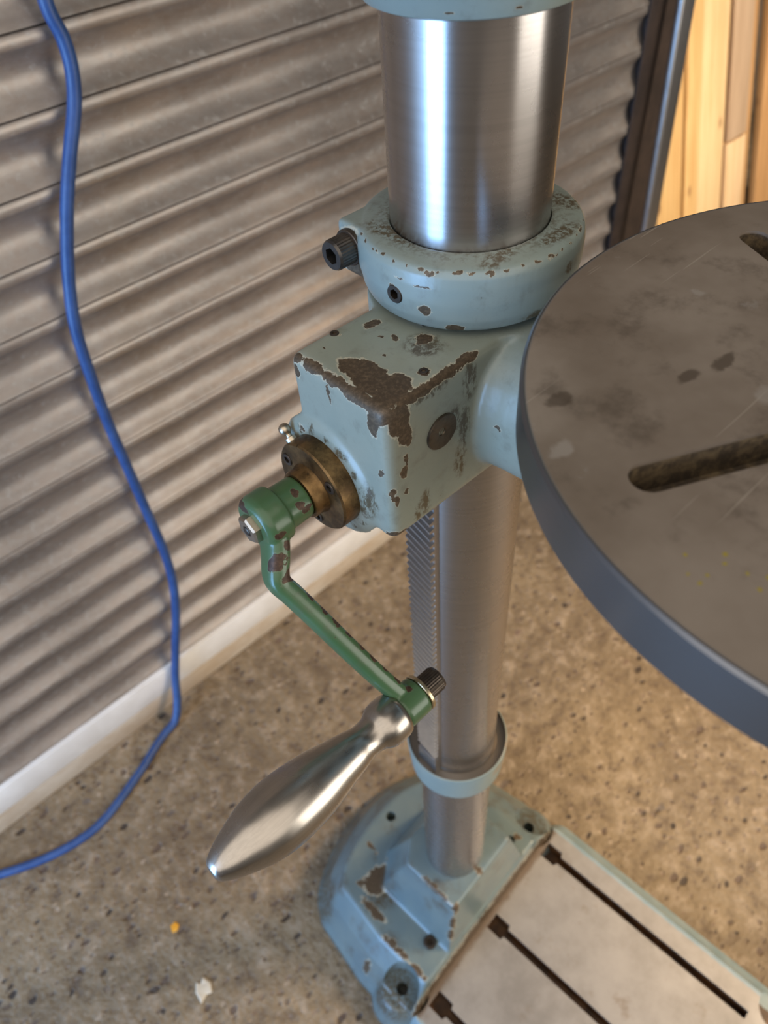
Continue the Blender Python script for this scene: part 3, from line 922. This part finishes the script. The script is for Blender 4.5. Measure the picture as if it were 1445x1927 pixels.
stains = [((-0.11, 0.08, 0.14), (0.05, 0.05, 0.02)), ((-0.23, 0.07, 0.0), (0.05, 0.2, 0.03)), ((-0.1, 0.23, 0.05), (0.20, 0.075, 0.09)), ((-0.19, 0.18, 0.06), (0.06, 0.06, 0.09)), ((0.15, -0.02, 0.08), (0.05, 0.05, 0.05)), ((-0.19, -0.03, 0.05), (0.05, 0.04, 0.05)), ((0.195, -0.048, 0.07), (0.05, 0.05, 0.03)), ((-0.215, -0.04, 0.06), (0.06, 0.06, 0.05)), ((0.1, -0.087, 0.09), (0.2, 0.012, 0.025)), ((-0.1, -0.087, 0.09), (0.2, 0.012, 0.025))]
M_base = painted('base_paint', (0.130, 0.180, 0.190), (0.170, 0.215, 0.205), chips, stains, amp=0.022, cscale=110, speck=0.74, speckscale=90, bump=0.35, dirt=0.75, dscale=22)

def outline(left, rear, right, yf):
    """left side straight, rear rounded (spline), right side straight, front straight"""
    sp = catmull([(x, y, 0) for x, y in rear], 5)
    pts = [(p.x, p.y) for p in sp]
    return [(left, yf), (left, (yf + rear[0][1]) / 2)] + pts + [(right, (yf + rear[-1][1]) / 2), (right, yf), ((left + right) / 2, yf)]
lo_ = outline(-0.242, [(-0.222, 0.160), (-0.186, 0.208), (-0.1, 0.248), (0.0, 0.260), (0.085, 0.245), (0.16, 0.200), (0.225, 0.110), (0.245, 0.0)], 0.245, -0.088)
hi_ = outline(-0.172, [(-0.157, 0.146), (-0.115, 0.168), (-0.058, 0.179), (0.0, 0.182), (0.06, 0.175), (0.115, 0.146), (0.142, 0.09), (0.148, 0.028)], 0.148, -0.080)
def lerp(t, z): return [(a[0] + (b[0] - a[0]) * t, a[1] + (b[1] - a[1]) * t, z) for a, b in zip(lo_, hi_)]
bm = bmesh.new()
add_loft(bm, [lerp(0, 0), lerp(0.03, 0.020), lerp(0.16, 0.036), lerp(0.52, 0.098), lerp(0.93, 0.136), lerp(1, 0.140)])
add_loft(bm, [[(-0.112, -0.080, 0.13), (0.118, -0.080, 0.13), (0.118, 0.085, 0.13), (0.06, 0.125, 0.13), (-0.055, 0.125, 0.13), (-0.112, 0.090, 0.13)],
              [(-0.106, -0.076, 0.150), (0.112, -0.076, 0.150), (0.112, 0.080, 0.150), (0.055, 0.118, 0.150), (-0.05, 0.118, 0.150), (-0.106, 0.085, 0.150)],
              [(-0.076, -0.063, 0.2835), (0.080, -0.063, 0.2835), (0.080, 0.045, 0.2835), (0.045, 0.070, 0.2835), (-0.04, 0.070, 0.2835), (-0.076, 0.045, 0.2835)]])
for lx, ly in ((0.190, -0.046), (-0.200, -0.042)):
    sg = 1 if lx > 0 else -1
    add_lathe(bm, [(0, 0), (0.062, 0), (0.058, 0.02), (0.042, 0.062), (0.036, 0.069), (0, 0.070)], (lx, ly, 0), seg=40)
o = obj('pedestal', bm, M_base, base)
cast(o, 0.0032, 2)
cuts = []
for x, y, r, z0, z1 in ((0.195, -0.048, 0.0360, 0.071, 0.2), (-0.206, -0.044, 0.0360, 0.071, 0.2), (0.188, -0.047, 0.0110, 0.02, 0.2), (-0.200, -0.043, 0.0110, 0.02, 0.2), (0.122, -0.044, 0.0085, 0.10, 0.20), (0.0, 0.163, 0.0100, 0.10, 0.20), (-0.1205, -0.0425, 0.0108, 0.1365, 0.20)):
    b = bmesh.new()
    add_lathe(b, [(0, z0), (r, z0), (r, z1), (0, z1)], (x, y, 0), seg=24)
    cuts.append(b)
cut(o, cuts, 60)
bm = bmesh.new()
capscrew(bm, (-0.1205, -0.0425, 0.137), (0, 0, 1), 0.0115, 0.009, knurl=False)
obj('flange_screw', bm, M_screw, base, smooth=25)

# slotted plate
s = NT('planed_base_plate')
sep = s.n('ShaderNodeSeparateXYZ'); s.link(s.obj, sep.inputs[0])
c = s.mix(s.step(s.noise(9, 6, rough=0.7), 0.3, 0.7), (0.225, 0.212, 0.195), (0.325, 0.310, 0.290))
c = s.mix(s.math('MULTIPLY', s.step(s.noise(16, 5, vec=s.vmath('ADD', s.obj, (2, 5, 0)), rough=0.7), 0.58, 0.72), 0.55), c, (0.17, 0.125, 0.085))
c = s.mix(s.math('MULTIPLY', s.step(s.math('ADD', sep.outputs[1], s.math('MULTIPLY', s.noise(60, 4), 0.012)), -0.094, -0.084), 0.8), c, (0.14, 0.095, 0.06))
deep = s.step(sep.outputs[2], 0.0625, 0.0600)
rustc = s.mix(s.step(s.noise(40, 5, rough=0.7), 0.35, 0.7), (0.060, 0.030, 0.013), (0.17, 0.080, 0.028))
ax = s.math('ABSOLUTE', s.math('SUBTRACT', sep.outputs[0], 0.004))
side = s.step(s.math('ADD', ax, s.math('MULTIPLY', s.noise(90, 4), 0.006)), 0.2185, 0.2205)
bluec = s.mix(s.step(s.noise(30, 5), 0.35, 0.7), (0.20, 0.28, 0.30), (0.27, 0.34, 0.35))
c = s.mix(deep, c, rustc)
front = s.step(sep.outputs[1], -0.562, -0.564)
pm = s.math('MAXIMUM', side, front)
c = s.mix(pm, c, bluec)
s.set(c, s.math('MULTIPLY', s.math('SUBTRACT', 1.0, s.math('MAXIMUM', deep, pm)), 0.45), 0.5)
s.bump(s.noise(140, 4), 0.12, 0.001)
M_plate = s.mat
def rrect(x0, x1, y0, y1, r, k=6):
    pts = []
    for cx_, cy_, a0 in ((x1 - r, y0 + r, -PI / 2), (x1 - r, y1 - r, 0), (x0 + r, y1 - r, PI / 2), (x0 + r, y0 + r, PI)):
        for j in range(k + 1):
            a = a0 + PI / 2 * j / k
            pts.append((cx_ + r * math.cos(a), cy_ + r * math.sin(a)))
    return pts
bm = bmesh.new()
add_loft(bm, [[(x, y, z) for x, y in rrect(-0.219 - g, 0.227 + g, -0.565 - g, -0.070, 0.03)] for z, g in ((0, 0.036), (0.012, 0.034), (0.030, 0.018), (0.058, 0.004), (0.0635, 0.001), (0.0650, -0.001))])
plate = obj('slotted_plate', bm, M_plate, base)
cuts = []
for x in (0.1775, 0.0005, -0.1715):
    hw, hh = 0.0078, 0.0158
    b = bmesh.new()
    add_prism(b, [(x - hh, -0.0945), (x - hh, -0.1265), (x - hw, -0.1290), (x - hw, -0.5185), (x + hw, -0.5185), (x + hw, -0.1290), (x + hh, -0.1265), (x + hh, -0.0945)], 0.030, 0.10)
    cuts.append(b)
for x, y in ((0.222, -0.560), (-0.214, -0.560)):
    b = bmesh.new()
    add_lathe(b, [(0, 0.030), (0.036, 0.030), (0.036, 0.1), (0, 0.1)], (x, y, 0), seg=32)
    cuts.append(b)
for x, y in ((0.197, -0.046), (-0.196, -0.046)):
    b = bmesh.new()
    add_lathe(b, [(0, 0.0), (0.046, 0.0), (0.046, 0.1), (0, 0.1)], (x, y, 0), seg=40)
    cuts.append(b)
cut(plate, cuts, 30)
